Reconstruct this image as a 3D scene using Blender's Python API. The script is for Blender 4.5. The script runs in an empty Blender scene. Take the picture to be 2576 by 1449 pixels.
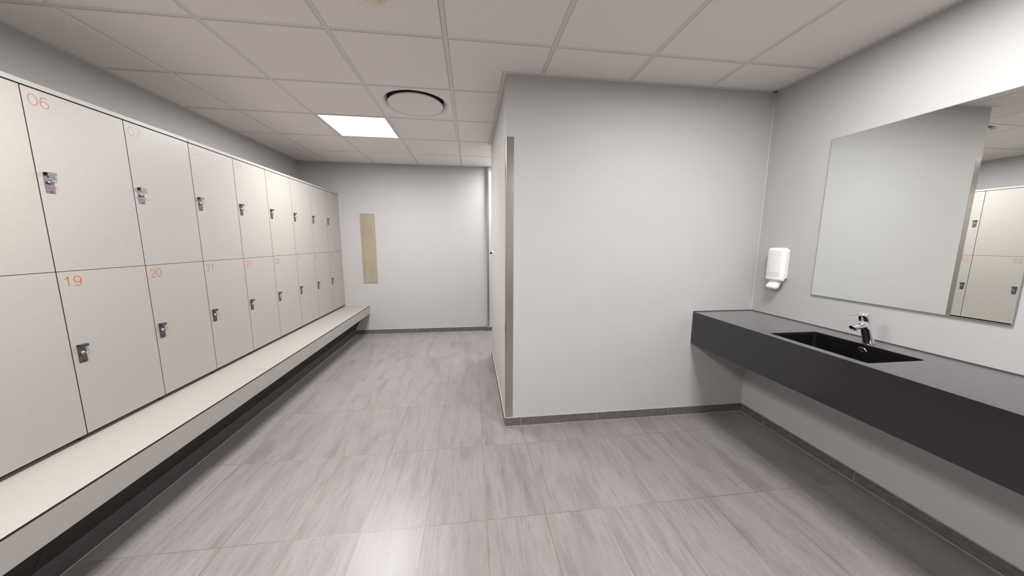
import bpy, bmesh, math, random
from mathutils import Vector, Matrix

random.seed(7)
scene = bpy.context.scene
C = scene.collection

# ------------------------------------------------------------------ dimensions (metres)
H = 2.456                    # ceiling height
XL, XR = -2.326, 2.205       # left / right walls
YF, YB = 4.907, -2.6         # far / back walls
PX, PY0, PY1 = 0.243, 2.245, 3.81   # partition block
LX = -1.836                  # locker door plane
LW = 0.402                   # locker width
L6 = 1.674                   # left edge of locker 06
FX, FY, TW, TL = 0.0606, 2.0231, 0.30, 0.5932   # floor tile grid
CX, CY, CS = -0.1201, 1.9287, 0.60              # ceiling grid
CZ = 0.847                   # counter top height
BX, BZ = -1.497, 0.433       # bench front / top

# ------------------------------------------------------------------ material helpers
def new_mat(name):
    m = bpy.data.materials.new(name); m.use_nodes = True
    nt = m.node_tree
    return m, nt, nt.nodes['Principled BSDF']

def simple(name, col, rough=0.5, metal=0.0, spec=0.5):
    m, nt, b = new_mat(name)
    b.inputs['Base Color'].default_value = (*col, 1)
    b.inputs['Roughness'].default_value = rough
    b.inputs['Metallic'].default_value = metal
    b.inputs['Specular IOR Level'].default_value = spec
    return m

def N(nt, t, **kw):
    n = nt.nodes.new(t)
    for k, v in kw.items(): setattr(n, k, v)
    return n

def math_n(nt, op, a, b=None, c=None):
    n = N(nt, 'ShaderNodeMath', operation=op)
    for i, v in enumerate((a, b, c)):
        if v is None: continue
        if isinstance(v, (int, float)): n.inputs[i].default_value = v
        else: nt.links.new(v, n.inputs[i])
    return n.outputs[0]

def ramp(nt, fac, stops):
    r = N(nt, 'ShaderNodeValToRGB')
    el = r.color_ramp.elements
    while len(el) < len(stops): el.new(0.5)
    for e, (p, c) in zip(el, stops):
        e.position = p; e.color = (*c, 1) if len(c) == 3 else c
    nt.links.new(fac, r.inputs['Fac'])
    return r.outputs['Color']

def mixc(nt, fac, a, b, mode='MIX'):
    n = N(nt, 'ShaderNodeMix', data_type='RGBA', blend_type=mode)
    for sock, v in ((n.inputs['Factor'], fac), (n.inputs['A'], a), (n.inputs['B'], b)):
        if isinstance(v, (int, float)): sock.default_value = v
        elif isinstance(v, tuple): sock.default_value = (*v, 1)
        else: nt.links.new(v, sock)
    return n.outputs['Result']

def noise_mat(name, c1, c2, scale=(60, 60, 60), rough=0.5, bump=0.0, detail=4, spec=0.5, nscale=1.0):
    m, nt, b = new_mat(name)
    tc = N(nt, 'ShaderNodeTexCoord')
    mp = N(nt, 'ShaderNodeMapping'); mp.inputs['Scale'].default_value = scale
    nt.links.new(tc.outputs['Object'], mp.inputs['Vector'])
    nz = N(nt, 'ShaderNodeTexNoise'); nz.inputs['Scale'].default_value = nscale; nz.inputs['Detail'].default_value = detail
    nt.links.new(mp.outputs['Vector'], nz.inputs['Vector'])
    nt.links.new(ramp(nt, nz.outputs['Fac'], [(0.3, c1), (0.7, c2)]), b.inputs['Base Color'])
    b.inputs['Roughness'].default_value = rough
    b.inputs['Specular IOR Level'].default_value = spec
    if bump:
        bp = N(nt, 'ShaderNodeBump'); bp.inputs['Strength'].default_value = bump; bp.inputs['Distance'].default_value = 0.001
        nt.links.new(nz.outputs['Fac'], bp.inputs['Height']); nt.links.new(bp.outputs['Normal'], b.inputs['Normal'])
    return m

def s2l(r, g, b):
    f = lambda v: (v/255/12.92) if v/255 <= 0.04045 else ((v/255+0.055)/1.055)**2.4
    return (f(r), f(g), f(b))

# ------------------------------------------------------------------ materials
M_wall = noise_mat('grey_wall_paint', s2l(171, 169, 168), s2l(173, 171, 170), (7, 7, 7), 0.55, 0.05, 6, 0.25)
M_ceil = noise_mat('ceiling_tile_white', s2l(220, 214, 211), s2l(226, 220, 217), (90, 90, 90), 0.9, 0.1, 3, 0.1)
M_tbar = simple('ceiling_grid_white', s2l(207, 204, 202), 0.5, 0, 0.3)
M_dark = simple('dark_gap', s2l(38, 33, 31), 0.7, 0, 0.2)
M_core = simple('laminate_dark_core', s2l(58, 50, 45), 0.5, 0, 0.3)
M_core_black = simple('laminate_black_edge', s2l(32, 32, 34), 0.45, 0, 0.3)
M_grout = noise_mat('beige_grout', s2l(156, 149, 136), s2l(170, 163, 151), (30, 30, 30), 0.85)
M_skirt = noise_mat('skirting_tile_grey', s2l(81, 76, 76), s2l(101, 95, 94), (25, 25, 60), 0.5, 0.0, 8, 0.3)
M_plinth = noise_mat('dark_plinth_tile', s2l(60, 59, 59), s2l(70, 68, 68), (20, 20, 40), 0.55, 0.0, 5, 0.3)
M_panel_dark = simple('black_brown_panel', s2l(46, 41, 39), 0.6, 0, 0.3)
M_steel = simple('brushed_steel', (0.44, 0.42, 0.395), 0.2, 1.0)
M_steel_lock = simple('lock_steel', (0.17, 0.175, 0.19), 0.33, 1.0)
M_lock_dark = simple('lock_nickel', (0.34, 0.34, 0.37), 0.14, 1.0)
M_chrome = simple('chrome', (0.82, 0.83, 0.85), 0.06, 1.0)
M_red = simple('red_strip', s2l(156, 30, 20), 0.5)
M_screw = simple('dark_screw', s2l(30, 28, 28), 0.4, 0.5)
M_white_plastic = simple('white_plastic', s2l(222, 220, 217), 0.3, 0, 0.5)
M_white_warm = simple('cream_white_plastic', s2l(222, 218, 211), 0.35, 0, 0.5)
M_window = simple('soap_window_grey', s2l(212, 204, 203), 0.25, 0, 0.5)
M_lilac = simple('soap_band_white', s2l(228, 227, 238), 0.3, 0, 0.5)
M_grey_mark = simple('grey_mark', s2l(176, 176, 178), 0.5)
M_black_rub = simple('black_rubber', s2l(24, 24, 26), 0.35, 0, 0.4)
M_vent = simple('vent_white_metal', s2l(219, 213, 210), 0.45, 0, 0.3)
M_vent_in = simple('vent_throat_dark', s2l(92, 80, 88), 0.6, 0, 0.2)
M_sensor = simple('sensor_cream', s2l(216, 205, 188), 0.5, 0, 0.3)
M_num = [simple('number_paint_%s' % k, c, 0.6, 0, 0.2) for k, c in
         (('strong', s2l(168, 80, 54)), ('medium', s2l(160, 98, 82)), ('faded', s2l(168, 144, 136)), ('pale', s2l(168, 122, 108)))]  # lighter upper-row tones have the glare on the doors painted in

def laminate():
    m, nt, b = new_mat('linen_beige_laminate')
    tc = N(nt, 'ShaderNodeTexCoord')
    outs = []
    for sc in ((500, 40, 500), (500, 500, 60)):
        mp = N(nt, 'ShaderNodeMapping'); mp.inputs['Scale'].default_value = sc
        nt.links.new(tc.outputs['Object'], mp.inputs['Vector'])
        nz = N(nt, 'ShaderNodeTexNoise'); nz.inputs['Scale'].default_value = 1.0; nz.inputs['Detail'].default_value = 3
        nt.links.new(mp.outputs['Vector'], nz.inputs['Vector']); outs.append(nz.outputs['Fac'])
    s = math_n(nt, 'ADD', outs[0], outs[1]); s = math_n(nt, 'MULTIPLY', s, 0.5)
    col = ramp(nt, s, [(0.30, s2l(144, 140, 135)), (0.70, s2l(157, 152, 147))])
    nt.links.new(col, b.inputs['Base Color'])
    b.inputs['Roughness'].default_value = 0.42
    b.inputs['Specular IOR Level'].default_value = 0.35
    return m
M_lam = laminate()

def wood():
    m, nt, b = new_mat('birch_veneer')
    tc = N(nt, 'ShaderNodeTexCoord')
    mp = N(nt, 'ShaderNodeMapping'); mp.inputs['Scale'].default_value = (28, 28, 2.2)
    nt.links.new(tc.outputs['Object'], mp.inputs['Vector'])
    nz = N(nt, 'ShaderNodeTexNoise'); nz.inputs['Scale'].default_value = 1.0; nz.inputs['Detail'].default_value = 6; nz.inputs['Distortion'].default_value = 0.6
    nt.links.new(mp.outputs['Vector'], nz.inputs['Vector'])
    nt.links.new(ramp(nt, nz.outputs['Fac'], [(0.3, s2l(136, 125, 107)), (0.7, s2l(152, 141, 124))]), b.inputs['Base Color'])
    b.inputs['Roughness'].default_value = 0.45
    return m
M_wood = wood()

def floor_mat():
    m, nt, b = new_mat('streaked_grey_floor_tile')
    tc = N(nt, 'ShaderNodeTexCoord')
    sp = N(nt, 'ShaderNodeSeparateXYZ'); nt.links.new(tc.outputs['Object'], sp.inputs[0])
    ux = math_n(nt, 'DIVIDE', math_n(nt, 'SUBTRACT', sp.outputs[0], FX), TW)
    uy = math_n(nt, 'DIVIDE', math_n(nt, 'SUBTRACT', sp.outputs[1], FY), TL)
    ix = math_n(nt, 'FLOOR', ux); iy = math_n(nt, 'FLOOR', uy)
    fx = math_n(nt, 'SUBTRACT', ux, ix); fy = math_n(nt, 'SUBTRACT', uy, iy)
    dx = math_n(nt, 'MULTIPLY', math_n(nt, 'MINIMUM', fx, math_n(nt, 'SUBTRACT', 1.0, fx)), TW)
    dy = math_n(nt, 'MULTIPLY', math_n(nt, 'MINIMUM', fy, math_n(nt, 'SUBTRACT', 1.0, fy)), TL)
    gx = math_n(nt, 'LESS_THAN', dx, 0.0019)
    gy = math_n(nt, 'LESS_THAN', dy, 0.0019)
    g = math_n(nt, 'MAXIMUM', gx, gy)
    # one random value per tile
    cb = N(nt, 'ShaderNodeCombineXYZ'); nt.links.new(ix, cb.inputs[0]); nt.links.new(iy, cb.inputs[1])
    wn = N(nt, 'ShaderNodeTexWhiteNoise', noise_dimensions='3D'); nt.links.new(cb.outputs[0], wn.inputs['Vector'])
    rnd = wn.outputs['Value']
    # streaks along the tile
    def streak(sx, sy, detail, seed):
        c2 = N(nt, 'ShaderNodeCombineXYZ')
        nt.links.new(math_n(nt, 'MULTIPLY', sp.outputs[0], sx), c2.inputs[0])
        nt.links.new(math_n(nt, 'MULTIPLY', sp.outputs[1], sy), c2.inputs[1])
        nt.links.new(math_n(nt, 'MULTIPLY_ADD', rnd, 37.0, seed), c2.inputs[2])
        nz = N(nt, 'ShaderNodeTexNoise'); nz.inputs['Scale'].default_value = 1.0; nz.inputs['Detail'].default_value = detail
        nt.links.new(c2.outputs[0], nz.inputs['Vector'])
        return nz.outputs['Fac']
    broad = streak(9, 1.6, 3, 0.0)
    fine = streak(70, 7, 6, 5.0)
    speck = streak(300, 75, 5, 11.0)
    col = ramp(nt, broad, [(0.28, s2l(128, 124, 123)), (0.5, s2l(124, 119, 118)), (0.72, s2l(117, 112, 112))])
    fcol = ramp(nt, fine, [(0.3, (0.40, 0.40, 0.40)), (0.47, (0.5, 0.5, 0.5)), (0.7, (0.55, 0.55, 0.55))])
    col = mixc(nt, 0.75, col, fcol, 'OVERLAY')
    scol = ramp(nt, speck, [(0.30, (0.42, 0.42, 0.42)), (0.5, (0.5, 0.5, 0.5)), (0.7, (0.56, 0.56, 0.56))])
    col = mixc(nt, 0.65, col, scol, 'OVERLAY')
    # dark worn veins and pale flecks where streak fields peak
    vein = math_n(nt, 'MULTIPLY', ramp(nt, broad, [(0.55, (0, 0, 0)), (0.70, (1, 1, 1))]), ramp(nt, speck, [(0.46, (0, 0, 0)), (0.72, (1, 1, 1))]))
    col = mixc(nt, math_n(nt, 'MULTIPLY', vein, 0.7), col, s2l(72, 67, 67))
    fleck = math_n(nt, 'MULTIPLY', ramp(nt, fine, [(0.60, (0, 0, 0)), (0.72, (1, 1, 1))]), ramp(nt, speck, [(0.52, (1, 1, 1)), (0.40, (0, 0, 0))]))
    fl2 = math_n(nt, 'MULTIPLY', ramp(nt, fine, [(0.58, (0, 0, 0)), (0.72, (1, 1, 1))]), ramp(nt, streak(150, 50, 2, 23.0), [(0.62, (0, 0, 0)), (0.72, (1, 1, 1))]))
    col = mixc(nt, math_n(nt, 'MULTIPLY', fl2, 0.6), col, s2l(160, 156, 155))
    # tile to tile tone
    hs = N(nt, 'ShaderNodeHueSaturation'); nt.links.new(math_n(nt, 'MULTIPLY_ADD', rnd, 0.06, 0.97), hs.inputs['Value'])
    nt.links.new(col, hs.inputs['Color'])
    gn = N(nt, 'ShaderNodeTexNoise'); gn.inputs['Scale'].default_value = 1.7; gn.inputs['Detail'].default_value = 4
    nt.links.new(tc.outputs['Object'], gn.inputs['Vector'])
    gcol = ramp(nt, gn.outputs['Fac'], [(0.35, s2l(94, 84, 70)), (0.58, s2l(120, 109, 92)), (0.70, s2l(158, 150, 135))])
    out = mixc(nt, g, hs.outputs['Color'], gcol)
    nt.links.new(out, b.inputs['Base Color'])
    rg = math_n(nt, 'MULTIPLY_ADD', fine, 0.10, 0.30)
    nt.links.new(rg, b.inputs['Roughness'])
    b.inputs['Specular IOR Level'].default_value = 0.5
    return m
M_floor = floor_mat()

def counter_mat(name, col, rough):
    m, nt, b = new_mat(name)
    tc = N(nt, 'ShaderNodeTexCoord')
    nz = N(nt, 'ShaderNodeTexNoise'); nz.inputs['Scale'].default_value = 60; nz.inputs['Detail'].default_value = 5
    nt.links.new(tc.outputs['Object'], nz.inputs['Vector'])
    nt.links.new(ramp(nt, nz.outputs['Fac'], [(0.3, tuple(c*0.97 for c in col)), (0.7, tuple(c*1.03 for c in col))]), b.inputs['Base Color'])
    nt.links.new(math_n(nt, 'MULTIPLY_ADD', nz.outputs['Fac'], 0.02, rough-0.01), b.inputs['Roughness'])
    b.inputs['Specular IOR Level'].default_value = 0.5
    return m
M_counter = counter_mat('dark_solid_surface', s2l(21, 17, 24), 0.2)
M_counter.node_tree.nodes['Principled BSDF'].inputs['IOR'].default_value = 1.62
M_counter.node_tree.nodes['Principled BSDF'].inputs['Sheen Weight'].default_value = 0.7
M_counter.node_tree.nodes['Principled BSDF'].inputs['Sheen Roughness'].default_value = 0.3
M_basin = counter_mat('black_basin_surface', s2l(13, 10, 16), 0.5)
M_basin.node_tree.nodes['Principled BSDF'].inputs['IOR'].default_value = 1.2

def mirror_mat():
    m = simple('mirror_silver', (0.90, 0.925, 0.905), 0.0, 1.0)
    return m
M_mirror = mirror_mat()
M_mirror_edge = simple('mirror_polished_edge', s2l(120, 128, 124), 0.2, 0.0, 0.8)

def emit(name, col, s):
    m = bpy.data.materials.new(name); m.use_nodes = True
    nt = m.node_tree; nt.nodes.clear()
    e = nt.nodes.new('ShaderNodeEmission'); e.inputs['Color'].default_value = (*col, 1); e.inputs['Strength'].default_value = s
    o = nt.nodes.new('ShaderNodeOutputMaterial'); nt.links.new(e.outputs[0], o.inputs[0])
    return m
M_led = emit('led_diffuser', (1.0, 0.99, 0.982), 4.0)

# ------------------------------------------------------------------ mesh helpers
def box(bm, x0, x1, y0, y1, z0, z1, mi=0):
    vs = [bm.verts.new(p) for p in ((x0,y0,z0),(x1,y0,z0),(x1,y1,z0),(x0,y1,z0),(x0,y0,z1),(x1,y0,z1),(x1,y1,z1),(x0,y1,z1))]
    fs = []
    for idx in ((0,3,2,1),(4,5,6,7),(0,1,5,4),(1,2,6,5),(2,3,7,6),(3,0,4,7)):
        f = bm.faces.new([vs[i] for i in idx]); f.material_index = mi; fs.append(f)
    return fs

def prism(bm, pts, axis, a, b, mi=0):
    """extrude closed 2-D outline pts along axis ('x','y','z') from a to b"""
    def P(u, v, t):
        return {'x': (t, u, v), 'y': (u, t, v), 'z': (u, v, t)}[axis]
    A = [bm.verts.new(P(u, v, a)) for u, v in pts]; B = [bm.verts.new(P(u, v, b)) for u, v in pts]
    n = len(pts)
    fs = [bm.faces.new(A), bm.faces.new(B[::-1])]
    for i in range(n): fs.append(bm.faces.new((A[i], B[i], B[(i+1) % n], A[(i+1) % n])))
    for f in fs: f.material_index = mi
    bmesh.ops.recalc_face_normals(bm, faces=fs)
    return fs

def lathe(bm, prof, M=Matrix.Identity(4), seg=32, mi=0, cap0=True, cap1=True):
    """prof: list of (r, z) revolved about local z"""
    rings = []
    for r, z in prof:
        rings.append([bm.verts.new(M @ Vector((r*math.cos(2*math.pi*k/seg), r*math.sin(2*math.pi*k/seg), z))) for k in range(seg)])
    fs = []
    for A, B in zip(rings, rings[1:]):
        for k in range(seg): fs.append(bm.faces.new((A[k], A[(k+1) % seg], B[(k+1) % seg], B[k])))
    if cap0: fs.append(bm.faces.new(rings[0][::-1]))
    if cap1: fs.append(bm.faces.new(rings[-1]))
    for f in fs: f.material_index = mi; f.smooth = True
    return fs

def rrect(u0, u1, v0, v1, r, n=5):
    pts = []
    for cx, cy, a0 in ((u1-r, v0+r, -90), (u1-r, v1-r, 0), (u0+r, v1-r, 90), (u0+r, v0+r, 180)):
        for k in range(n+1):
            a = math.radians(a0 + 90*k/n); pts.append((cx + r*math.cos(a), cy + r*math.sin(a)))
    return pts

def link(name, bm, mats, parent=None, bevel=0.0, smooth=False, seg=2, loc=None):
    me = bpy.data.meshes.new(name); bm.to_mesh(me); bm.free()
    for m in (mats if isinstance(mats, (list, tuple)) else [mats]): me.materials.append(m)
    o = bpy.data.objects.new(name, me); C.objects.link(o)
    if parent: o.parent = parent
    if loc: o.location = loc
    if bevel:
        md = o.modifiers.new('bevel', 'BEVEL'); md.width = bevel; md.segments = seg; md.limit_method = 'ANGLE'; md.angle_limit = math.radians(40)
        md.harden_normals = False
    if smooth:
        for p in me.polygons: p.use_smooth = True
    return o

def thing(name, loc=(0, 0, 0)):
    o = bpy.data.objects.new(name, None); o.empty_display_size = 0.1; C.objects.link(o); o.location = loc
    return o

def tag(o, label, cat, group=None):
    o['label'] = label; o['category'] = cat
    if group: o['group'] = group
    return o

def struct(o, label, cat):
    o['kind'] = 'structure'; o['label'] = label; o['category'] = cat
    return o

# ------------------------------------------------------------------ room shell
bm = bmesh.new(); box(bm, XL-0.1, XR+0.1, YB-0.1, YF+0.1, -0.1, 0.0)
struct(link('floor', bm, M_floor), 'grey streaked stone-look floor tiles with thin beige grout', 'floor')
bm = bmesh.new(); box(bm, XL-0.12, XL, YB, YF, 0, H+0.12)
struct(link('wall_left', bm, M_wall), 'plain grey painted wall rising above the row of lockers', 'wall')
bm = bmesh.new(); box(bm, XL-0.12, XR+0.12, YF, YF+0.12, 0, H+0.12)
struct(link('wall_far', bm, M_wall), 'grey painted far wall behind the end of the bench', 'wall')
bm = bmesh.new(); box(bm, XR, XR+0.12, YB, YF, 0, H+0.12)
struct(link('wall_right', bm, M_wall), 'grey painted wall behind the mirror and counter', 'wall')
bm = bmesh.new(); box(bm, XL-0.12, XR+0.12, YB-0.12, YB, 0, H+0.12)
struct(link('wall_back', bm, M_wall), 'plain grey wall closing the room behind the viewpoint', 'wall')
bm = bmesh.new(); box(bm, PX, XR, PY0, PY1, 0, H+0.05)
struct(link('wall_partition', bm, M_wall), 'grey painted block of wall jutting into the room beside the counter', 'wall')
SY = 4.873
bm = bmesh.new(); box(bm, PX+0.001, XR, SY, YF, 0, H+0.05)
struct(link('wall_return', bm, M_wall), 'narrow sliver of wall past the rear corner of the partition', 'wall')

# ceiling: recessed T-grid with tegular tiles
def ceiling_cells():
    i0 = int(math.floor((XL-CX)/CS)); i1 = int(math.ceil((XR-CX)/CS))
    j0 = int(math.floor((YB-CY)/CS)); j1 = int(math.ceil((YF-CY)/CS))
    for i in range(i0, i1):
        for j in range(j0, j1):
            yield i, j
LIGHTS = [(-2, 2), (2, -2), (-2, -2), (2, -6), (-2, -6), (1, 4)]
VENT = (-1, 1)
bm = bmesh.new()
box(bm, XL, XR, YB, YF, H+0.10, H+0.14, 2)
def tile(bm, x0, x1, y0, y1):
    # plate with a tegular edge: lower face at H, chamfered edge up to the grid
    e = 0.004
    x0b, x1b, y0b, y1b = x0+e, x1-e, y0+e, y1-e
    lo = [bm.verts.new(p) for p in ((x0b,y0b,H),(x1b,y0b,H),(x1b,y1b,H),(x0b,y1b,H))]
    mid = [bm.verts.new(p) for p in ((x0,y0,H+0.004),(x1,y0,H+0.004),(x1,y1,H+0.004),(x0,y1,H+0.004))]
    up = [bm.verts.new(p) for p in ((x0,y0,H+0.02),(x1,y0,H+0.02),(x1,y1,H+0.02),(x0,y1,H+0.02))]
    bm.faces.new(lo[::-1])
    for A, B in ((lo, mid), (mid, up)):
        for k in range(4): bm.faces.new((A[k], A[(k+1) % 4], B[(k+1) % 4], B[k]))
g = 0.012
for i, j in ceiling_cells():
    if (i, j) in LIGHTS or (i, j) == VENT: continue
    x0, x1 = CX+i*CS+g+0.0015, CX+(i+1)*CS-g-0.0015
    y0, y1 = CY+j*CS+g+0.0032, CY+(j+1)*CS-g-0.0032
    x0 = max(x0, XL+0.022); x1 = min(x1, XR-0.022); y0 = max(y0, YB+0.022); y1 = min(y1, YF-0.022)
    if x1-x0 < 0.03 or y1-y0 < 0.03: continue
    ov_x = x1 > PX-0.02; ov_y = y1 > PY0-0.02 and y0 < PY1+0.02
    if ov_x and ov_y:                      # keep tiles out of the partition block
        rects = []
        if y0 < PY0-0.022: rects.append((x0, x1, y0, PY0-0.022))
        if y1 > PY1+0.022: rects.append((x0, x1, PY1+0.022, y1))
        if x0 < PX-0.022: rects.append((x0, PX-0.022, max(y0, PY0-0.026) , min(y1, PY1+0.026)))
        for r in rects:
            if r[1]-r[0] > 0.02 and r[3]-r[2] > 0.02: tile(bm, *r)
        continue
    tile(bm, x0, x1, y0, y1)
ceiling = struct(link('ceiling', bm, [M_ceil, M_tbar, M_dark]), 'white suspended ceiling of square mineral tiles', 'ceiling')
bm = bmesh.new()
zt = H+0.005
i0 = int(math.ceil((XL-CX)/CS)); i1 = int(math.floor((XR-CX)/CS))
j0 = int(math.ceil((YB-CY)/CS)); j1 = int(math.floor((YF-CY)/CS))
for i in range(i0, i1+1):
    x = CX+i*CS
    for a, b in (((YB, PY0), (PY1, YF)) if x > PX else ((YB, YF),)): box(bm, x-g, x+g, a, b, zt-0.0006, zt+0.02)
for j in range(j0, j1+1):
    y = CY+j*CS
    box(bm, XL, PX if PY0 < y < PY1 else XR, y-g, y+g, zt, zt+0.02)
# wall angle strip round the perimeter
za, zb = H-0.001, H+0.02
w = 0.022
for r in ((XL, XL+w, YB, YF), (XR-w, XR, YB, PY0), (XR-w, XR, PY1, YF), (XL, XR, YB, YB+w), (XL, PX, YF-w, YF), (PX-w, PX, PY0, PY1),
          (PX-w, XR, PY0-w, PY0), (PX-w, XR, PY1, PY1+w), (PX-w, XR, SY-w, SY)):
    box(bm, *r, za, zb)
link('ceiling_grid', bm, M_tbar, ceiling)['label'] = 'off-white metal grid and edge strip between the ceiling tiles'

# skirting tiles: pieces proud of a beige sealant strip
def skirting(name, label, axis, wall, sgn, a, b, joints, h=0.066, t=0.010):
    """axis 'x': runs along x on plane y=wall; sgn = direction of the room"""
    bm = bmesh.new()
    def bx(u0, u1, d0, d1, z0, z1, mi):
        lo, hi = sorted((wall+sgn*d0, wall+sgn*d1))
        if axis == 'x': box(bm, u0, u1, lo, hi, z0, z1, mi)
        else: box(bm, lo, hi, u0, u1, z0, z1, mi)
    bx(a, b, 0, t-0.0012, 0, h+0.0022, 1)
    bx(a, b, 0, t+0.002, 0, 0.0022, 1)
    cuts = [a] + [j for j in joints if a < j < b] + [b]
    for u, v in zip(cuts, cuts[1:]): bx(u+0.0015, v-0.0015, 0, t, 0.0025, h, 0)
    return struct(link(name, bm, [M_skirt, M_grout], bevel=0.0), label, 'skirting')
seq = lambda s, d, n: [s+d*k for k in range(-n, n)]
skirting('baseboard_partition', 'grey tile skirting along the front of the wall block', 'x', PY0, -1, PX-0.010, XR, [0.359, 0.956, 1.554, 2.157])
skirting('baseboard_partition_side', 'grey tile skirting along the passage side of the wall block', 'y', PX, -1, PY0-0.0085, PY1, [2.62, 3.21])
skirting('baseboard_right', 'grey tile skirting along the wall under the counter', 'y', XR, -1, YB, PY0-0.011, seq(1.432, 0.594, 8))
skirting('baseboard_far', 'grey tile skirting along the far wall', 'x', YF, -1, XL, PX-0.001, seq(-0.832, 0.597, 4))
skirting('baseboard_return', 'short grey skirting piece past the partition rear corner', 'x', SY, -1, PX-0.006, XR, [0.262, 0.86, 1.46, 2.06])
skirting('baseboard_back', 'grey tile skirting along the rear wall', 'x', YB, 1, XL, XR, seq(0, 0.6, 6))

# ------------------------------------------------------------------ lights in the ceiling
POWER, SPREAD = 50.0, 178.0
def make_light(i, j, label, power=None):
    x0, x1 = CX+i*CS+g+0.001, CX+(i+1)*CS-g-0.001
    y0, y1 = CY+j*CS+g+0.001, CY+(j+1)*CS-g-0.001
    t = thing('ceiling_light', ((x0+x1)/2, (y0+y1)/2, H))
    tag(t, label, 'light')
    hx, hy = (x1-x0)/2, (y1-y0)/2
    bm = bmesh.new(); f = 0.008
    for r in ((-hx, hx, -hy, -hy+f), (-hx, hx, hy-f, hy), (-hx, -hx+f, -hy+f, hy-f), (hx-f, hx, -hy+f, hy-f)): box(bm, *r, -0.001, 0.02)
    link('frame', bm, M_tbar, t)
    bm = bmesh.new(); box(bm, -hx+f, hx-f, -hy+f, hy-f, 0.001, 0.006)
    link('diffuser', bm, M_led, t)
    # the panel's prismatic optic throws its light downwards, so the lamp has a limited spread
    la = bpy.data.lights.new('panel_lamp', 'AREA'); la.shape = 'SQUARE'; la.size = 0.56
    la.energy = power or POWER; la.spread = math.radians(SPREAD); la.color = (1.0, 0.99, 0.982)
    lo = bpy.data.objects.new('panel_lamp', la); C.objects.link(lo); lo.parent = t; lo.location = (0, 0, -0.0015)
    return t
make_light(-2, 2, 'glowing square LED panel set in the ceiling beside the round vent')
for i, j, lb in ((2, -2, 'square LED ceiling panel above the floor in front of the wash counter'),
                 (-2, -2, 'square LED ceiling panel above the near end of the bench'),
                 (2, -6, 'square LED ceiling panel at the back of the room on the mirror side'),
                 (-2, -6, 'square LED ceiling panel at the back of the room on the locker side'),
                 (1, 4, 'square LED ceiling panel in the recess behind the partition')):
    make_light(i, j, lb, {(2, -2): 36.0, (-2, -2): 56.0}.get((i, j)))

# ------------------------------------------------------------------ round ceiling vent
vx, vy = CX+(VENT[0]+0.5)*CS, CY+(VENT[1]+0.5)*CS
t = tag(thing('ceiling_vent', (vx, vy, H)), 'round white air diffuser in a ceiling tile next to the glowing panel', 'vent')
hs_ = CS/2-g-0.001
bm = bmesh.new()
seg = 64; R0 = 0.258
inner = [bm.verts.new((R0*math.cos(2*math.pi*k/seg), R0*math.sin(2*math.pi*k/seg), 0.002)) for k in range(seg)]
outer = []
for k in range(seg):
    a = 2*math.pi*k/seg; c, s = math.cos(a), math.sin(a); m_ = hs_/max(abs(c), abs(s))
    outer.append(bm.verts.new((c*m_, s*m_, 0.002)))
outer_up = [bm.verts.new((v.co.x, v.co.y, 0.02)) for v in outer]
for k in range(seg):
    q = (k+1) % seg
    bm.faces.new((inner[k], outer[k], outer[q], inner[q])); bm.faces.new((outer[k], outer_up[k], outer_up[q], outer[q]))
bmesh.ops.recalc_face_normals(bm, faces=bm.faces)
link('face_plate', bm, M_vent, t)
bm = bmesh.new(); lathe(bm, [(0.258, 0.002), (0.252, 0.004), (0.238, 0.014), (0.225, 0.030), (0.218, 0.05)], seg=64, cap0=False, cap1=False)
link('flared_collar', bm, M_vent, t)
bm = bmesh.new(); lathe(bm, [(0.2185, 0.05), (0.218, 0.095), (0.03, 0.096)], seg=64, cap0=False, cap1=True)
link('throat', bm, M_vent_in, t)
bm = bmesh.new(); lathe(bm, [(0.05, 0.09), (0.05, 0.02), (0.195, 0.014), (0.209, 0.006), (0.212, 0.000), (0.210, -0.004), (0.205, -0.005)], seg=64)
link('disc', bm, M_vent, t)

# small round sensor
t = tag(thing('ceiling_sensor', (-0.412, 1.668, H)), 'small cream round detector on a ceiling tile at the top edge of the photo', 'sensor')
bm = bmesh.new(); lathe(bm, [(0.048, 0.0), (0.048, -0.006), (0.040, -0.010)], seg=40); link('base_ring', bm, M_sensor, t)
bm = bmesh.new(); lathe(bm, [(0.028, -0.010), (0.027, -0.018), (0.022, -0.024), (0.008, -0.027)], seg=40); link('sensor_dome', bm, M_sensor, t)

# ------------------------------------------------------------------ digits as thin ribbons
def arc(cx, cy, rx, ry, a0, a1, n=14):
    return [(cx+rx*math.cos(math.radians(a0+(a1-a0)*k/n)), cy+ry*math.sin(math.radians(a0+(a1-a0)*k/n))) for k in range(n+1)]
DIG = {
 '0': [arc(.31, .5, .28, .48, 90, 450, 30)],
 '1': [[(.10, .76), (.22, .79), (.31, .86), (.35, .98), (.35, .02)]],
 '2': [arc(.30, .70, .25, .28, 172, -28) + [(.42, .42), (.22, .24), (.06, .02), (.58, .02)]],
 '3': [arc(.29, .74, .23, .24, 165, -82, 16) + arc(.29, .26, .26, .25, 88, -165, 16)],
 '4': [[(.46, .02), (.46, .98), (.04, .30), (.60, .30)]],
 '5': [[(.54, .98), (.14, .98), (.09, .52)] + arc(.30, .32, .27, .30, 128, -155, 18)],
 '6': [arc(.31, .32, .26, .30, 0, 360, 28), arc(.35, .50, .30, .48, 52, 196, 16)],
 '7': [[(.05, .98), (.57, .98), (.38, .62), (.27, .32), (.22, .02)]],
 '8': [arc(.31, .75, .21, .23, -90, 270, 24), arc(.31, .27, .27, .25, 90, 450, 24)],
 '9': [arc(.31, .68, .26, .30, 180, 540, 28), arc(.27, .50, .30, .48, 232, 376, 16)],
}
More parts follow.
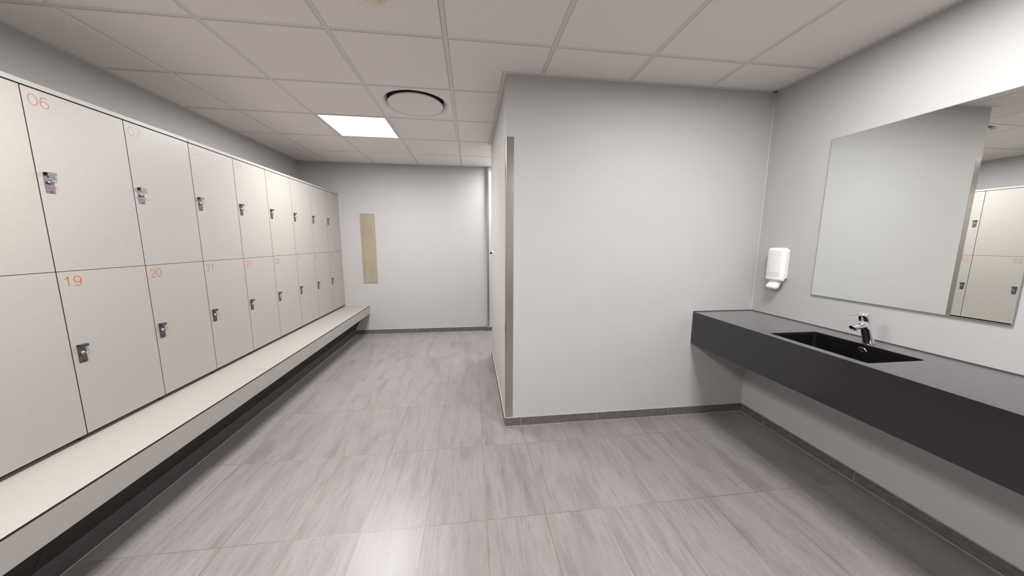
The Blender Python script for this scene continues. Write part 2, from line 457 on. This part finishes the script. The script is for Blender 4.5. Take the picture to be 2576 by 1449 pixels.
def ribbon(bm, pts, wdt, P, thick):
    n = len(pts); L = []; R = []
    for k in range(n):
        a = Vector(pts[max(k-1, 0)]); b = Vector(pts[min(k+1, n-1)])
        d = (b-a); d = d.normalized() if d.length > 1e-9 else Vector((1, 0))
        nn = Vector((-d.y, d.x))*wdt/2; p = Vector(pts[k])
        L.append(p+nn); R.append(p-nn)
    vs = [[bm.verts.new(P(q.x, q.y, tt)) for q in S] for S in (L, R) for tt in (0, thick)]
    Lb, Lt, Rb, Rt = vs
    for k in range(n-1):
        bm.faces.new((Lt[k], Lt[k+1], Rt[k+1], Rt[k])); bm.faces.new((Lb[k], Lt[k], Lt[k+1], Lb[k+1])); bm.faces.new((Rb[k], Rb[k+1], Rt[k+1], Rt[k]))
    bm.faces.new((Lb[0], Rb[0], Rt[0], Lt[0])); bm.faces.new((Lb[-1], Lt[-1], Rt[-1], Rb[-1]))

# ------------------------------------------------------------------ lockers
DT = 0.013                      # door thickness
ZU0, ZU1 = 1.2355, 2.0125       # upper door
ZL0, ZL1 = 0.457, 1.2325        # lower door
GAP = 0.0019
def make_locker():
    t = thing('locker')
    hgt = 0.776
    bm = bmesh.new(); box(bm, -0.47, -0.018, 0.0008, LW-0.0008, 0.001, hgt+0.001)
    link('body', bm, M_core, t)
    bm = bmesh.new(); fs = box(bm, -DT, 0, GAP, LW-GAP, 0, hgt, 1)
    fs[3].material_index = 0
    door = link('door', bm, [M_lam, M_core], t, bevel=0.0006, seg=1)
    # lock: folded steel plate with a pull lip, cylinder, turn tab, red strip and two screws
    yc, zc = 0.0375, 0.3885
    w2, hh = 0.0165, 0.044
    bm = bmesh.new()
    prism(bm, [(yc+u, zc+v) for u, v in rrect(-w2, w2, -hh, hh, 0.004, 3)], 'x', 0.0, 0.0018)
    plate = link('lock_plate', bm, M_steel_lock, t)
    bm = bmesh.new()
    box(bm, 0.0, 0.0185, yc-w2, yc+w2, zc+hh-0.0016, zc+hh)
    box(bm, 0.0169, 0.0185, yc-w2, yc+w2, zc+hh-0.0125, zc+hh)
    link('pull_lip', bm, M_steel_lock, plate, bevel=0.0006, seg=2)
    RX = Matrix.Translation((0, yc+0.001, zc+0.002)) @ Matrix.Rotation(math.radians(90), 4, 'Y')
    bm = bmesh.new(); lathe(bm, [(0.0095, 0.0015), (0.0095, 0.005), (0.0078, 0.0065), (0.0068, 0.0065), (0.0068, 0.0095), (0.004, 0.0105)], RX, 20)
    link('lock_cylinder', bm, M_lock_dark, plate)
    bm = bmesh.new(); prism(bm, [(u, v) for u, v in rrect(yc-0.0055, yc+0.0075, zc+0.0000, zc+0.0042, 0.002, 3)], 'x', 0.008, 0.022)
    link('turn_tab', bm, M_lock_dark, plate, bevel=0.001)
    bm = bmesh.new(); box(bm, 0.0018, 0.0022, yc-0.0135, yc+0.0145, zc-0.0232, zc-0.0200); link('red_strip', bm, M_red, plate)
    for dz, dy in ((0.026, -0.001), (-0.0375, 0.0015)):
        RS = Matrix.Translation((0, yc+dy, zc+dz)) @ Matrix.Rotation(math.radians(90), 4, 'Y')
        bm = bmesh.new(); lathe(bm, [(0.0032, 0.0016), (0.0030, 0.0028), (0.0012, 0.0030)], RS, 14); link('screw', bm, M_screw, plate)
    return t
def kids(o): return [c for c in bpy.data.objects if c.parent == o]
def dup(o, parent=None):
    c = o.copy(); C.objects.link(c)
    if parent: c.parent = parent
    for k in kids(o): dup(k, c)
    return c
proto = make_locker()
first = True
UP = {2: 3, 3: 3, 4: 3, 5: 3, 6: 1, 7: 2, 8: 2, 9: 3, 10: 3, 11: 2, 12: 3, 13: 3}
def neigh(n):
    return ('upper', 'above') if n <= 13 else ('lower', 'below')
src_children = kids(proto)
for col in range(-4, 8):
    for row in (0, 1):
        n = 6+col + (0 if row == 0 else 13)
        y = L6+col*LW; z = ZU0 if row == 0 else ZL0
        t = proto if first else dup(proto)
        t.location = (LX, y, z)
        s = '%02d' % n
        if row == 0: lb = 'beige locker in the upper row with door number %s, above number %02d' % (s, n+13)
        else: lb = 'beige locker in the lower row with door number %s, just above the bench' % s
        tag(t, lb, 'locker', 'beige numbered lockers in two rows')
        first = False
        # number on the door
        t['_n'] = n
        del t['_n']
# numbers are added after copying so that each door carries its own
lockers = [o for o in bpy.data.objects if o.parent is None and o.name.split('.')[0] == 'locker']
for t in lockers:
    n = round((t.location.y-L6)/LW)+6
    upper = t.location.z > 1
    num = n if upper else n+13
    door = [k for k in kids(t) if k.name.startswith('door')][0]
    bm = bmesh.new()
    hgt = 0.0465; wd_ = hgt*1.13; yy = 0.0195; z0 = 0.776-0.0225-hgt
    for ch in '%02d' % num:
        for q, st in enumerate(DIG[ch]):
            ribbon(bm, st, 0.066 if not upper else (0.056 if num == 6 else 0.046), lambda u, v, tt, yy=yy, z0=z0: (tt, yy+u*wd_, z0+v*hgt), 0.0004+0.0002*q)
        yy += 0.72*wd_
    bmesh.ops.recalc_face_normals(bm, faces=bm.faces)
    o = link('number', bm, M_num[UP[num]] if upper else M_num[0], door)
    o['label'] = ('glare-lightened ' if upper else '') + 'orange door number'

# cornice boards on top of the lockers
YS = L6-4*LW
for a, b, lb in ((YS, 2.480, 'beige capping board on top of the nearest lockers, up to number 07'),
                 (2.482, 4.088, 'beige capping board on top of the middle lockers, numbers 08 to 11'),
                 (4.090, YF, 'short beige capping board on top of lockers 12 and 13 at far wall')):
    bm = bmesh.new(); fs = box(bm, XL+0.002, LX+0.002, a+0.0006, b-0.0006, 2.0165, 2.0375, 0)
    tag(link('capping_board', bm, [M_lam, M_core], bevel=0.0006, seg=1), lb, 'board', 'capping boards along the locker tops')
bm = bmesh.new(); box(bm, LX-0.47, LX-0.0005, L6+8*LW+0.001, YF-0.001, ZL0, 2.0125)
tag(link('filler_panel', bm, M_lam), 'narrow beige filler strip closing the locker row against the far wall', 'panel')

# ------------------------------------------------------------------ bench
bench = tag(thing('bench', (BX, 2.9, 0)), 'long beige laminate bench running below the lockers to the far wall', 'bench')
def bpart(name, bm, m, lb=None, par=bench, **k):
    o = link(name, bm, m, par, **k); o.matrix_parent_inverse = Matrix.Translation((-BX, -2.9, 0))
    if lb: o['label'] = lb
    return o
for a, b in ((YS, 2.4875), (2.4885, YF-0.001)):
    bm = bmesh.new(); fs = box(bm, XL+0.002, BX, a, b, BZ-0.0085, BZ, 1); fs[1].material_index = 0
    bpart('seat_board', bm, [M_lam, M_core_black])
    bm = bmesh.new(); box(bm, BX-0.013, BX-0.0005, a, b, 0.3145, BZ-0.009); bpart('front_board', bm, M_lam, bevel=0.0005, seg=1)
for a, b in ((YS, 1.2985), (1.3015, YF-0.001)):
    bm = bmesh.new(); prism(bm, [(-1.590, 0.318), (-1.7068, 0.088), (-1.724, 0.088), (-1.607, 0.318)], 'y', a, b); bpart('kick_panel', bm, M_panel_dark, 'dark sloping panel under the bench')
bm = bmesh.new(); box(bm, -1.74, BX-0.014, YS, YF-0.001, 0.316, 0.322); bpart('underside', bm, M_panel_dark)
bm = bmesh.new(); box(bm, -1.80, -1.705, YS, YF-0.011, 0.002, 0.090); bpart('plinth', bm, M_plinth, 'dark grey tile plinth on the floor')
bm = bmesh.new(); box(bm, -1.80, -1.7025, YS, YF-0.011, 0.0, 0.002); bpart('grout_line', bm, M_grout)

bm = bmesh.new(); box(bm, XL+0.002, LX-0.060, YS, YF-0.001, BZ+0.0003, 0.4563); bpart('rear_riser', bm, M_core, 'dark recessed strip between bench and lockers')
for k in range(12):
    y = YS+k*LW
    bm = bmesh.new(); box(bm, LX-0.059, LX-0.022, y-0.012, y+0.006, BZ+0.0003, 0.4563); bpart('support_block', bm, M_core)

# ------------------------------------------------------------------ wash counter
YC0 = -0.70
AX = 1.702
ZB = 0.598
cnt = tag(thing('wash_counter', (1.95, 0.8, ZB)), 'dark grey wall-hung counter with a sunken black basin below the mirror', 'counter')
inv = Matrix.Translation((-1.95, -0.8, -ZB))
def cpart(name, bm, m, lb=None, **k):
    o = link(name, bm, m, cnt, **k); o.matrix_parent_inverse = inv
    if lb: o['label'] = lb
    return o
sx0, sx1, sy0, sy1 = 1.750, 2.061, 1.160, 1.644
TH = 0.012
# top slab with a rounded-corner hole
hole = rrect(sx0, sx1, sy0, sy1, 0.012, 4)
bm = bmesh.new()
def ring_face(z, flip):
    o_ = [bm.verts.new(p) for p in ((AX, YC0, z), (XR-0.001, YC0, z), (XR-0.001, PY0-0.001, z), (AX, PY0-0.001, z))]
    h_ = [bm.verts.new((u, v, z)) for u, v in hole]
    e = []
    for L in (o_, h_):
        for k in range(len(L)): e.append(bm.edges.new((L[k], L[(k+1) % len(L)])))
    r = bmesh.ops.triangle_fill(bm, use_beauty=True, use_dissolve=False, edges=e)
    return o_, h_
ot, ht = ring_face(CZ, False); ob, hb = ring_face(CZ-TH, True)
for A, B in ((ot, ob), (ht, hb)):
    for k in range(len(A)): bm.faces.new((A[k], A[(k+1) % len(A)], B[(k+1) % len(B)], B[k]))
bmesh.ops.recalc_face_normals(bm, faces=bm.faces)
cpart('countertop', bm, M_counter)
bm = bmesh.new(); box(bm, AX, AX+0.02, YC0, PY0-0.001, ZB, CZ-TH); cpart('front_apron', bm, M_counter)
bm = bmesh.new(); box(bm, AX+0.02, XR-0.001, YC0, PY0-0.001, ZB+0.03, ZB+0.04); cpart('underside', bm, M_panel_dark)
# basin
bm = bmesh.new()
floor_ = rrect(sx0+0.012, sx1-0.010, sy0+0.012, sy1-0.012, 0.02, 4)
zb = CZ-0.115
A = [bm.verts.new((u, v, CZ-TH)) for u, v in hole]; B = [bm.verts.new((u, v, zb)) for u, v in floor_]
for k in range(len(A)): bm.faces.new((A[k], A[(k+1) % len(A)], B[(k+1) % len(B)], B[k]))
bm.faces.new(B)
bmesh.ops.recalc_face_normals(bm, faces=bm.faces); bmesh.ops.reverse_faces(bm, faces=bm.faces)
cpart('basin', bm, M_basin, 'black rectangular basin')
# overflow ring on the basin's wall-side face
RO = Matrix.Translation((sx1-0.004, 1.400, 0.806)) @ Matrix.Rotation(math.radians(-93), 4, 'Y')
bm = bmesh.new(); lathe(bm, [(0.0185, 0.0), (0.0215, 0.002), (0.0235, 0.0), (0.0235, -0.004)], RO, 32, cap0=False, cap1=False)
lathe(bm, [(0.0185, 0.0), (0.0185, -0.003), (0.001, -0.003)], RO, 32, 1, cap0=False)
for k in range(6):
    a = math.pi*k/3; lathe(bm, [(0.0026, -0.0028), (0.0022, -0.0008)], RO @ Matrix.Translation((0.011*math.cos(a), 0.011*math.sin(a), 0)), 10, 2)
lathe(bm, [(0.0036, -0.0028), (0.0030, -0.0004)], RO, 12, 2)
cpart('overflow_ring', bm, [M_chrome, M_screw, simple('brass_tone', (0.55, 0.45, 0.33), 0.3, 1.0)], 'round chrome overflow grate')
bm = bmesh.new(); box(bm, XR-0.005, XR-0.001, YC0, PY0-0.006, CZ, CZ+0.006); box(bm, AX+0.002, XR-0.001, PY0-0.005, PY0-0.001, CZ, CZ+0.006)
cpart('sealing_strip', bm, simple('seal_grey', s2l(66, 63, 63), 0.4), 'thin dark seal where the top meets the walls')

# ------------------------------------------------------------------ faucet
FXc, FYc = 2.0925, 1.398
fa = tag(thing('faucet', (FXc, FYc, CZ)), 'chrome single-lever mixer tap standing on the counter behind the basin', 'faucet')
fa.scale = (1.05, 1.05, 1.05)
def frustum_chain(bm, secs, seg=32, smooth=True):
    """secs: list of (centre, rx, ry) horizontal ellipses"""
    rings = [[bm.verts.new((c[0]+rx*math.cos(2*math.pi*k/seg), c[1]+ry*math.sin(2*math.pi*k/seg), c[2]+tilt*math.cos(2*math.pi*k/seg))) for k in range(seg)] for c, rx, ry, tilt in secs]
    for A, B in zip(rings, rings[1:]):
        for k in range(seg):
            f = bm.faces.new((A[k], A[(k+1) % seg], B[(k+1) % seg], B[k])); f.smooth = smooth
    bm.faces.new(rings[0][::-1]); bm.faces.new(rings[-1])
bm = bmesh.new()
frustum_chain(bm, [((0, 0, 0), .0240, .0240, 0), ((0, 0, .004), .0240, .0240, 0), ((-.004, 0, .010), .0228, .0225, 0), ((-.014, 0, .035), .0210, .0208, 0), ((-.030, 0, .075), .0202, .0200, 0), ((-.0475, 0, .118), .0200, .0198, 0), ((-.048, 0, .1195), .0180, .0178, 0)])
link('body', bm, M_chrome, fa)
bm = bmesh.new()
frustum_chain(bm, [((-.048, 0, .1195), .0180, .0178, 0), ((-.0488, 0, .1215), .0202, .0200, 0), ((-.0575, 0, .146), .0206, .0204, -.001), ((-.061, 0, .157), .0206, .0204, .003), ((-.0615, 0, .1595), .0186, .0184, .003)])
head = link('lever_head', bm, M_chrome, fa)
bm = bmesh.new()
prism(bm, [(-.070, -.009), (-.070, .009), (-.124, .006), (-.128, .003), (-.128, -.003), (-.124, -.006)], 'z', .1485, .1545)
link('lever', bm, M_chrome, head, bevel=0.0016, seg=3)
bm = bmesh.new(); lathe(bm, [(0.0025, 0.0), (0.0022, 0.0008)], Matrix.Translation((-.0410, -.0045, .1515)) @ Matrix.Rotation(math.radians(110), 4, 'Y') @ Matrix.Rotation(math.radians(0), 4, 'X'), 12); link('red_dot', bm, M_red, head)
# spout: flattened tube from the body towards the basin, slightly falling, cut at a slant
bm = bmesh.new()
rings = []; seg = 28
for (x, z, ry, rz, sl) in ((-.032, .099, .0158, .0160, 0), (-.058, .097, .0156, .0152, 0), (-.092, .092, .0152, .0135, -.0), (-.110, .0885, .0148, .0120, .006), (-.114, .0875, .0138, .0108, .006)):
    rings.append([bm.verts.new((x+sl*-math.sin(2*math.pi*k/seg), ry*math.cos(2*math.pi*k/seg), z+rz*math.sin(2*math.pi*k/seg))) for k in range(seg)])
for A, B in zip(rings, rings[1:]):
    for k in range(seg):
        f = bm.faces.new((A[k], A[(k+1) % seg], B[(k+1) % seg], B[k])); f.smooth = True
bm.faces.new(rings[0][::-1]); bm.faces.new(rings[-1]); bmesh.ops.recalc_face_normals(bm, faces=bm.faces)
spout = link('spout', bm, M_chrome, fa)
bm = bmesh.new(); lathe(bm, [(0.0105, 0.0), (0.0105, -0.006), (0.008, -0.007)], Matrix.Translation((-.100, 0, .0812)) @ Matrix.Rotation(math.radians(14), 4, 'Y'), 20); link('aerator', bm, M_chrome, spout)

# ------------------------------------------------------------------ mirror
my0, my1, mz0, mz1 = 1.014, 1.8095, 1.045, 2.003
mi = tag(thing('wall_mirror', (XR, (my0+my1)/2, mz0)), 'large frameless rectangular mirror on the wall above the basin', 'mirror')
inv = Matrix.Translation((-XR, -(my0+my1)/2, -mz0))
bm = bmesh.new(); box(bm, XR-0.0085, XR-0.0025, my0+0.0008, my1-0.0008, mz0+0.0008, mz1-0.0008)
o = link('mirror_glass', bm, M_mirror, mi); o.matrix_parent_inverse = inv
bm = bmesh.new(); e = 0.0022
for r in ((my0, my1, mz0, mz0+e), (my0, my1, mz1-e, mz1), (my0, my0+e, mz0+e, mz1-e), (my1-e, my1, mz0+e, mz1-e)):
    box(bm, XR-0.0088, XR-0.0020, *r)
o = link('polished_edge', bm, M_mirror_edge, mi); o.matrix_parent_inverse = inv

# ------------------------------------------------------------------ soap dispenser
sd = tag(thing('soap_dispenser', (XR, 2.0415, 1.045)), 'white plastic wall soap dispenser between the mirror and the room corner', 'soap dispenser')
inv = Matrix.Translation((-XR, -2.0415, -1.045))
def spart(name, bm, m, lb=None, **k):
    o = link(name, bm, m, sd, **k); o.matrix_parent_inverse = inv
    if lb: o['label'] = lb
    return o
yc = 2.0415; xf = 2.143
bm = bmesh.new(); prism(bm, rrect(yc-.0560, yc+.0560, 1.124, 1.334, 0.012), 'x', XR-.0355, XR-.001); spart('back_plate', bm, M_white_plastic, bevel=0.003, seg=3)
def front_x(t_, hw=.0675, bulge=.010, r=.020):
    """bowed front with rounded vertical edges; t_ runs 0..1 across the width"""
    s_ = min(1.0, min(t_, 1-t_)*2*hw/r)
    return xf+.004-bulge*(1-(2*t_-1)**2)+r*(1-math.sqrt(max(0.0, 1-(1-s_)**2)))
ts = sorted(set([k/24 for k in range(25)]+[.01, .02, .03, .06, .10, .90, .94, .97, .98, .99]))
bm = bmesh.new(); rings = []
lv = []
for a_ in (90, 70, 50, 30, 10): lv.append((1.107+.018-.018*math.sin(math.radians(a_)), a_, .12))
lv += [(1.14, 0, 0), (1.20, 0, 0), (1.26, 0, 0), (1.31, 0, 0)]
for a_ in (0, 20, 40, 60, 75, 90): lv.append((1.343-.022+.022*math.sin(math.radians(a_)), a_, .11))
for z, a_, k_ in lv:
    q_ = 1-math.cos(math.radians(a_)); sc = 1-k_*q_; dx = .018*q_
    pts = [(min(front_x(t_)+dx, XR-.036), yc+(-.0675+.135*t_)*sc) for t_ in ts]
    pts += [(XR-.034, yc+.0675*sc), (XR-.034, yc-.0675*sc)]
    rings.append([bm.verts.new((u, v, z)) for u, v in pts])
m_ = len(rings[0])
for A, B in zip(rings, rings[1:]):
    for k in range(m_):
        f = bm.faces.new((A[k], A[(k+1) % m_], B[(k+1) % m_], B[k])); f.smooth = k < m_-3
bm.faces.new(rings[0][::-1]); bm.faces.new(rings[-1]); bmesh.ops.recalc_face_normals(bm, faces=bm.faces)
spart('cover', bm, M_white_plastic)
def patch(z0, z1, t0, t1, lift):
    bm = bmesh.new(); A = []; B = []; A2 = []; B2 = []
    for k in range(21):
        t_ = t0+(t1-t0)*k/20; x = front_x(t_); y = yc-.0675+.135*t_
        A.append(bm.verts.new((x-lift, y, z0))); B.append(bm.verts.new((x-lift, y, z1)))
        A2.append(bm.verts.new((x+.002, y, z0))); B2.append(bm.verts.new((x+.002, y, z1)))
    for k in range(20):
        bm.faces.new((A[k], A[k+1], B[k+1], B[k])); bm.faces.new((A[k], A2[k], A2[k+1], A[k+1])); bm.faces.new((B[k], B[k+1], B2[k+1], B2[k]))
    bm.faces.new((A[0], B[0], B2[0], A2[0])); bm.faces.new((A[-1], A2[-1], B2[-1], B[-1]))
    bmesh.ops.recalc_face_normals(bm, faces=bm.faces)
    return bm
spart('window', patch(1.138, 1.171, .13, .965, .0005), M_window, 'grey translucent level window')
spart('lower_band', patch(1.124, 1.1372, .12, .965, .0006), M_lilac, 'pale lilac band under the window')
bm = bmesh.new()
secs = [(1.113, .040, 2.152, 2.20), (1.094, .038, 2.149, 2.195), (1.080, .040, 2.134, 2.185), (1.066, .041, 2.128, 2.178), (1.056, .038, 2.131, 2.172), (1.050, .030, 2.138, 2.166), (1.047, .018, 2.144, 2.160)]
rings = []; seg = 24
for z, ry, xa, xb in secs:
    cx_, rx = (xa+xb)/2, (xb-xa)/2
    def sup(a, p=0.6): c, s = math.cos(a), math.sin(a); return math.copysign(abs(c)**p, c), math.copysign(abs(s)**p, s)
    rings.append([bm.verts.new((cx_+rx*sup(2*math.pi*k/seg)[0], yc+0.002+ry*sup(2*math.pi*k/seg)[1], z)) for k in range(seg)])
for A, B in zip(rings, rings[1:]):
    for k in range(seg):
        f = bm.faces.new((A[k], A[(k+1) % seg], B[(k+1) % seg], B[k])); f.smooth = True
bm.faces.new(rings[0]); bm.faces.new(rings[-1][::-1]); bmesh.ops.recalc_face_normals(bm, faces=bm.faces)
lev = spart('push_lever', bm, M_white_warm, 'cream push lever with nozzle')
bm = bmesh.new(); lathe(bm, [(0.0042, 0), (0.0042, 0.003)], Matrix.Translation((2.1345, 2.066, 1.0525)) @ Matrix.Rotation(math.radians(-35), 4, 'Y'), 14)
o = link('nozzle', bm, M_screw, lev)
# small grey mark near the lower left of the cover
bm = bmesh.new()
def xsurf(y): return front_x((y-(yc-.0675))/.135)
mk = [(-.046, 1.180), (-.046, 1.186), (-.044, 1.1895), (-.040, 1.191), (-.034, 1.191), (-.031, 1.1885), (-.031, 1.183), (-.033, 1.1805), (-.038, 1.1805), (-.038, 1.184)]
ribbon(bm, [(-u, v) for u, v in mk], 0.0016, lambda u, v, tt: (xsurf(yc+u)-tt, yc+u, v), 0.0006)
bmesh.ops.recalc_face_normals(bm, faces=bm.faces)
spart('emblem', bm, M_grey_mark, 'small grey emblem')

bm = bmesh.new(); prism(bm, [(XR, PY0), (XR-0.0028, PY0), (XR, PY0-0.0028)], 'z', CZ+0.006, H-0.002)
struct(link('trim_1', bm, simple('corner_sealant', s2l(178, 177, 175), 0.5)), 'thin pale sealant line in the corner beside the soap dispenser', 'trim')
# ------------------------------------------------------------------ corner guards
bm = bmesh.new(); tk = 0.0016; fl = 0.053
prism(bm, [*[(PX-tk+.004-.004*math.cos(math.radians(a)), PY0-tk+.004-.004*math.sin(math.radians(a))) for a in (0, 18, 36, 54, 72, 90)], (PX+fl, PY0-tk), (PX+fl, PY0-0.0002), (PX-0.0002, PY0-0.0002), (PX-0.0002, PY0+fl), (PX-tk, PY0+fl)], 'z', 0.071, 2.070)
tag(link('corner_guard', bm, M_steel, bevel=0.0005, seg=1), 'tall brushed steel corner guard on the front edge of the partition wall', 'corner guard')
bm = bmesh.new(); fl = 0.03
prism(bm, [(PX+0.001-tk, SY-tk), (PX+fl, SY-tk), (PX+fl, SY-0.0002), (PX+0.0008, SY-0.0002), (PX+0.0008, YF-0.002), (PX+0.001-tk, YF-0.002)], 'z', 0.071, H-0.003)
tag(link('corner_guard', bm, M_steel, bevel=0.0004, seg=1), 'slim steel corner guard on the wall edge beyond the partition', 'corner guard')

# wooden strip on the far wall
bm = bmesh.new(); box(bm, -1.5575, -1.3600, YF-0.009, YF-0.0005, 0.773, 1.765)
tag(link('wooden_board', bm, M_wood, bevel=0.0008, seg=1), 'upright light wood board mounted on the grey far wall', 'board')

# door stop / bumper on the partition's passage side
ds = tag(thing('door_bumper', (PX, 3.56, 1.253)), 'white wall plate with black knob on the passage side of the partition', 'door stop')
bm = bmesh.new(); lathe(bm, [(0.037, 0.0003), (0.037, 0.006), (0.034, 0.009), (0.012, 0.010)], Matrix.Rotation(math.radians(-90), 4, 'Y'), 32); link('wall_plate', bm, M_white_plastic, ds)
bm = bmesh.new(); lathe(bm, [(0.011, 0.009), (0.011, 0.030), (0.009, 0.034), (0.004, 0.035)], Matrix.Rotation(math.radians(-90), 4, 'Y'), 24); link('knob', bm, M_black_rub, ds)

# ------------------------------------------------------------------ camera
cam = bpy.data.cameras.new('camera'); co = bpy.data.objects.new('camera', cam); C.objects.link(co)
f_px, yaw, pit, rol, ch = 809.096, 0.12705, -0.14253, 0.00431, 1.3767
cam.sensor_fit = 'HORIZONTAL'; cam.sensor_width = 36.0; cam.lens = 36.0*f_px/2576; cam.clip_start = 0.02
Fv = Vector((math.sin(yaw)*math.cos(pit), math.cos(yaw)*math.cos(pit), math.sin(pit)))
Rv = Vector((math.cos(yaw), -math.sin(yaw), 0)); Uv = Rv.cross(Fv)
R2 = Rv*math.cos(rol)+Uv*math.sin(rol); U2 = -Rv*math.sin(rol)+Uv*math.cos(rol)
m = Matrix((R2, U2, -Fv)).transposed().to_4x4(); m.translation = (0, 0, ch)
co.matrix_world = m
scene.camera = co

# ------------------------------------------------------------------ world & view
wd = bpy.data.worlds.new('world'); scene.world = wd; wd.use_nodes = True
wd.node_tree.nodes['Background'].inputs['Color'].default_value = (0, 0, 0, 1)
wd.node_tree.nodes['Background'].inputs['Strength'].default_value = 0
vs = scene.view_settings
scene.display_settings.display_device = 'sRGB'
vs.view_transform = 'Standard'; vs.look = 'None'; vs.exposure = 0.12; vs.gamma = 1.0; vs.use_curve_mapping = False
scene.cycles.max_bounces = 16; scene.cycles.diffuse_bounces = 12
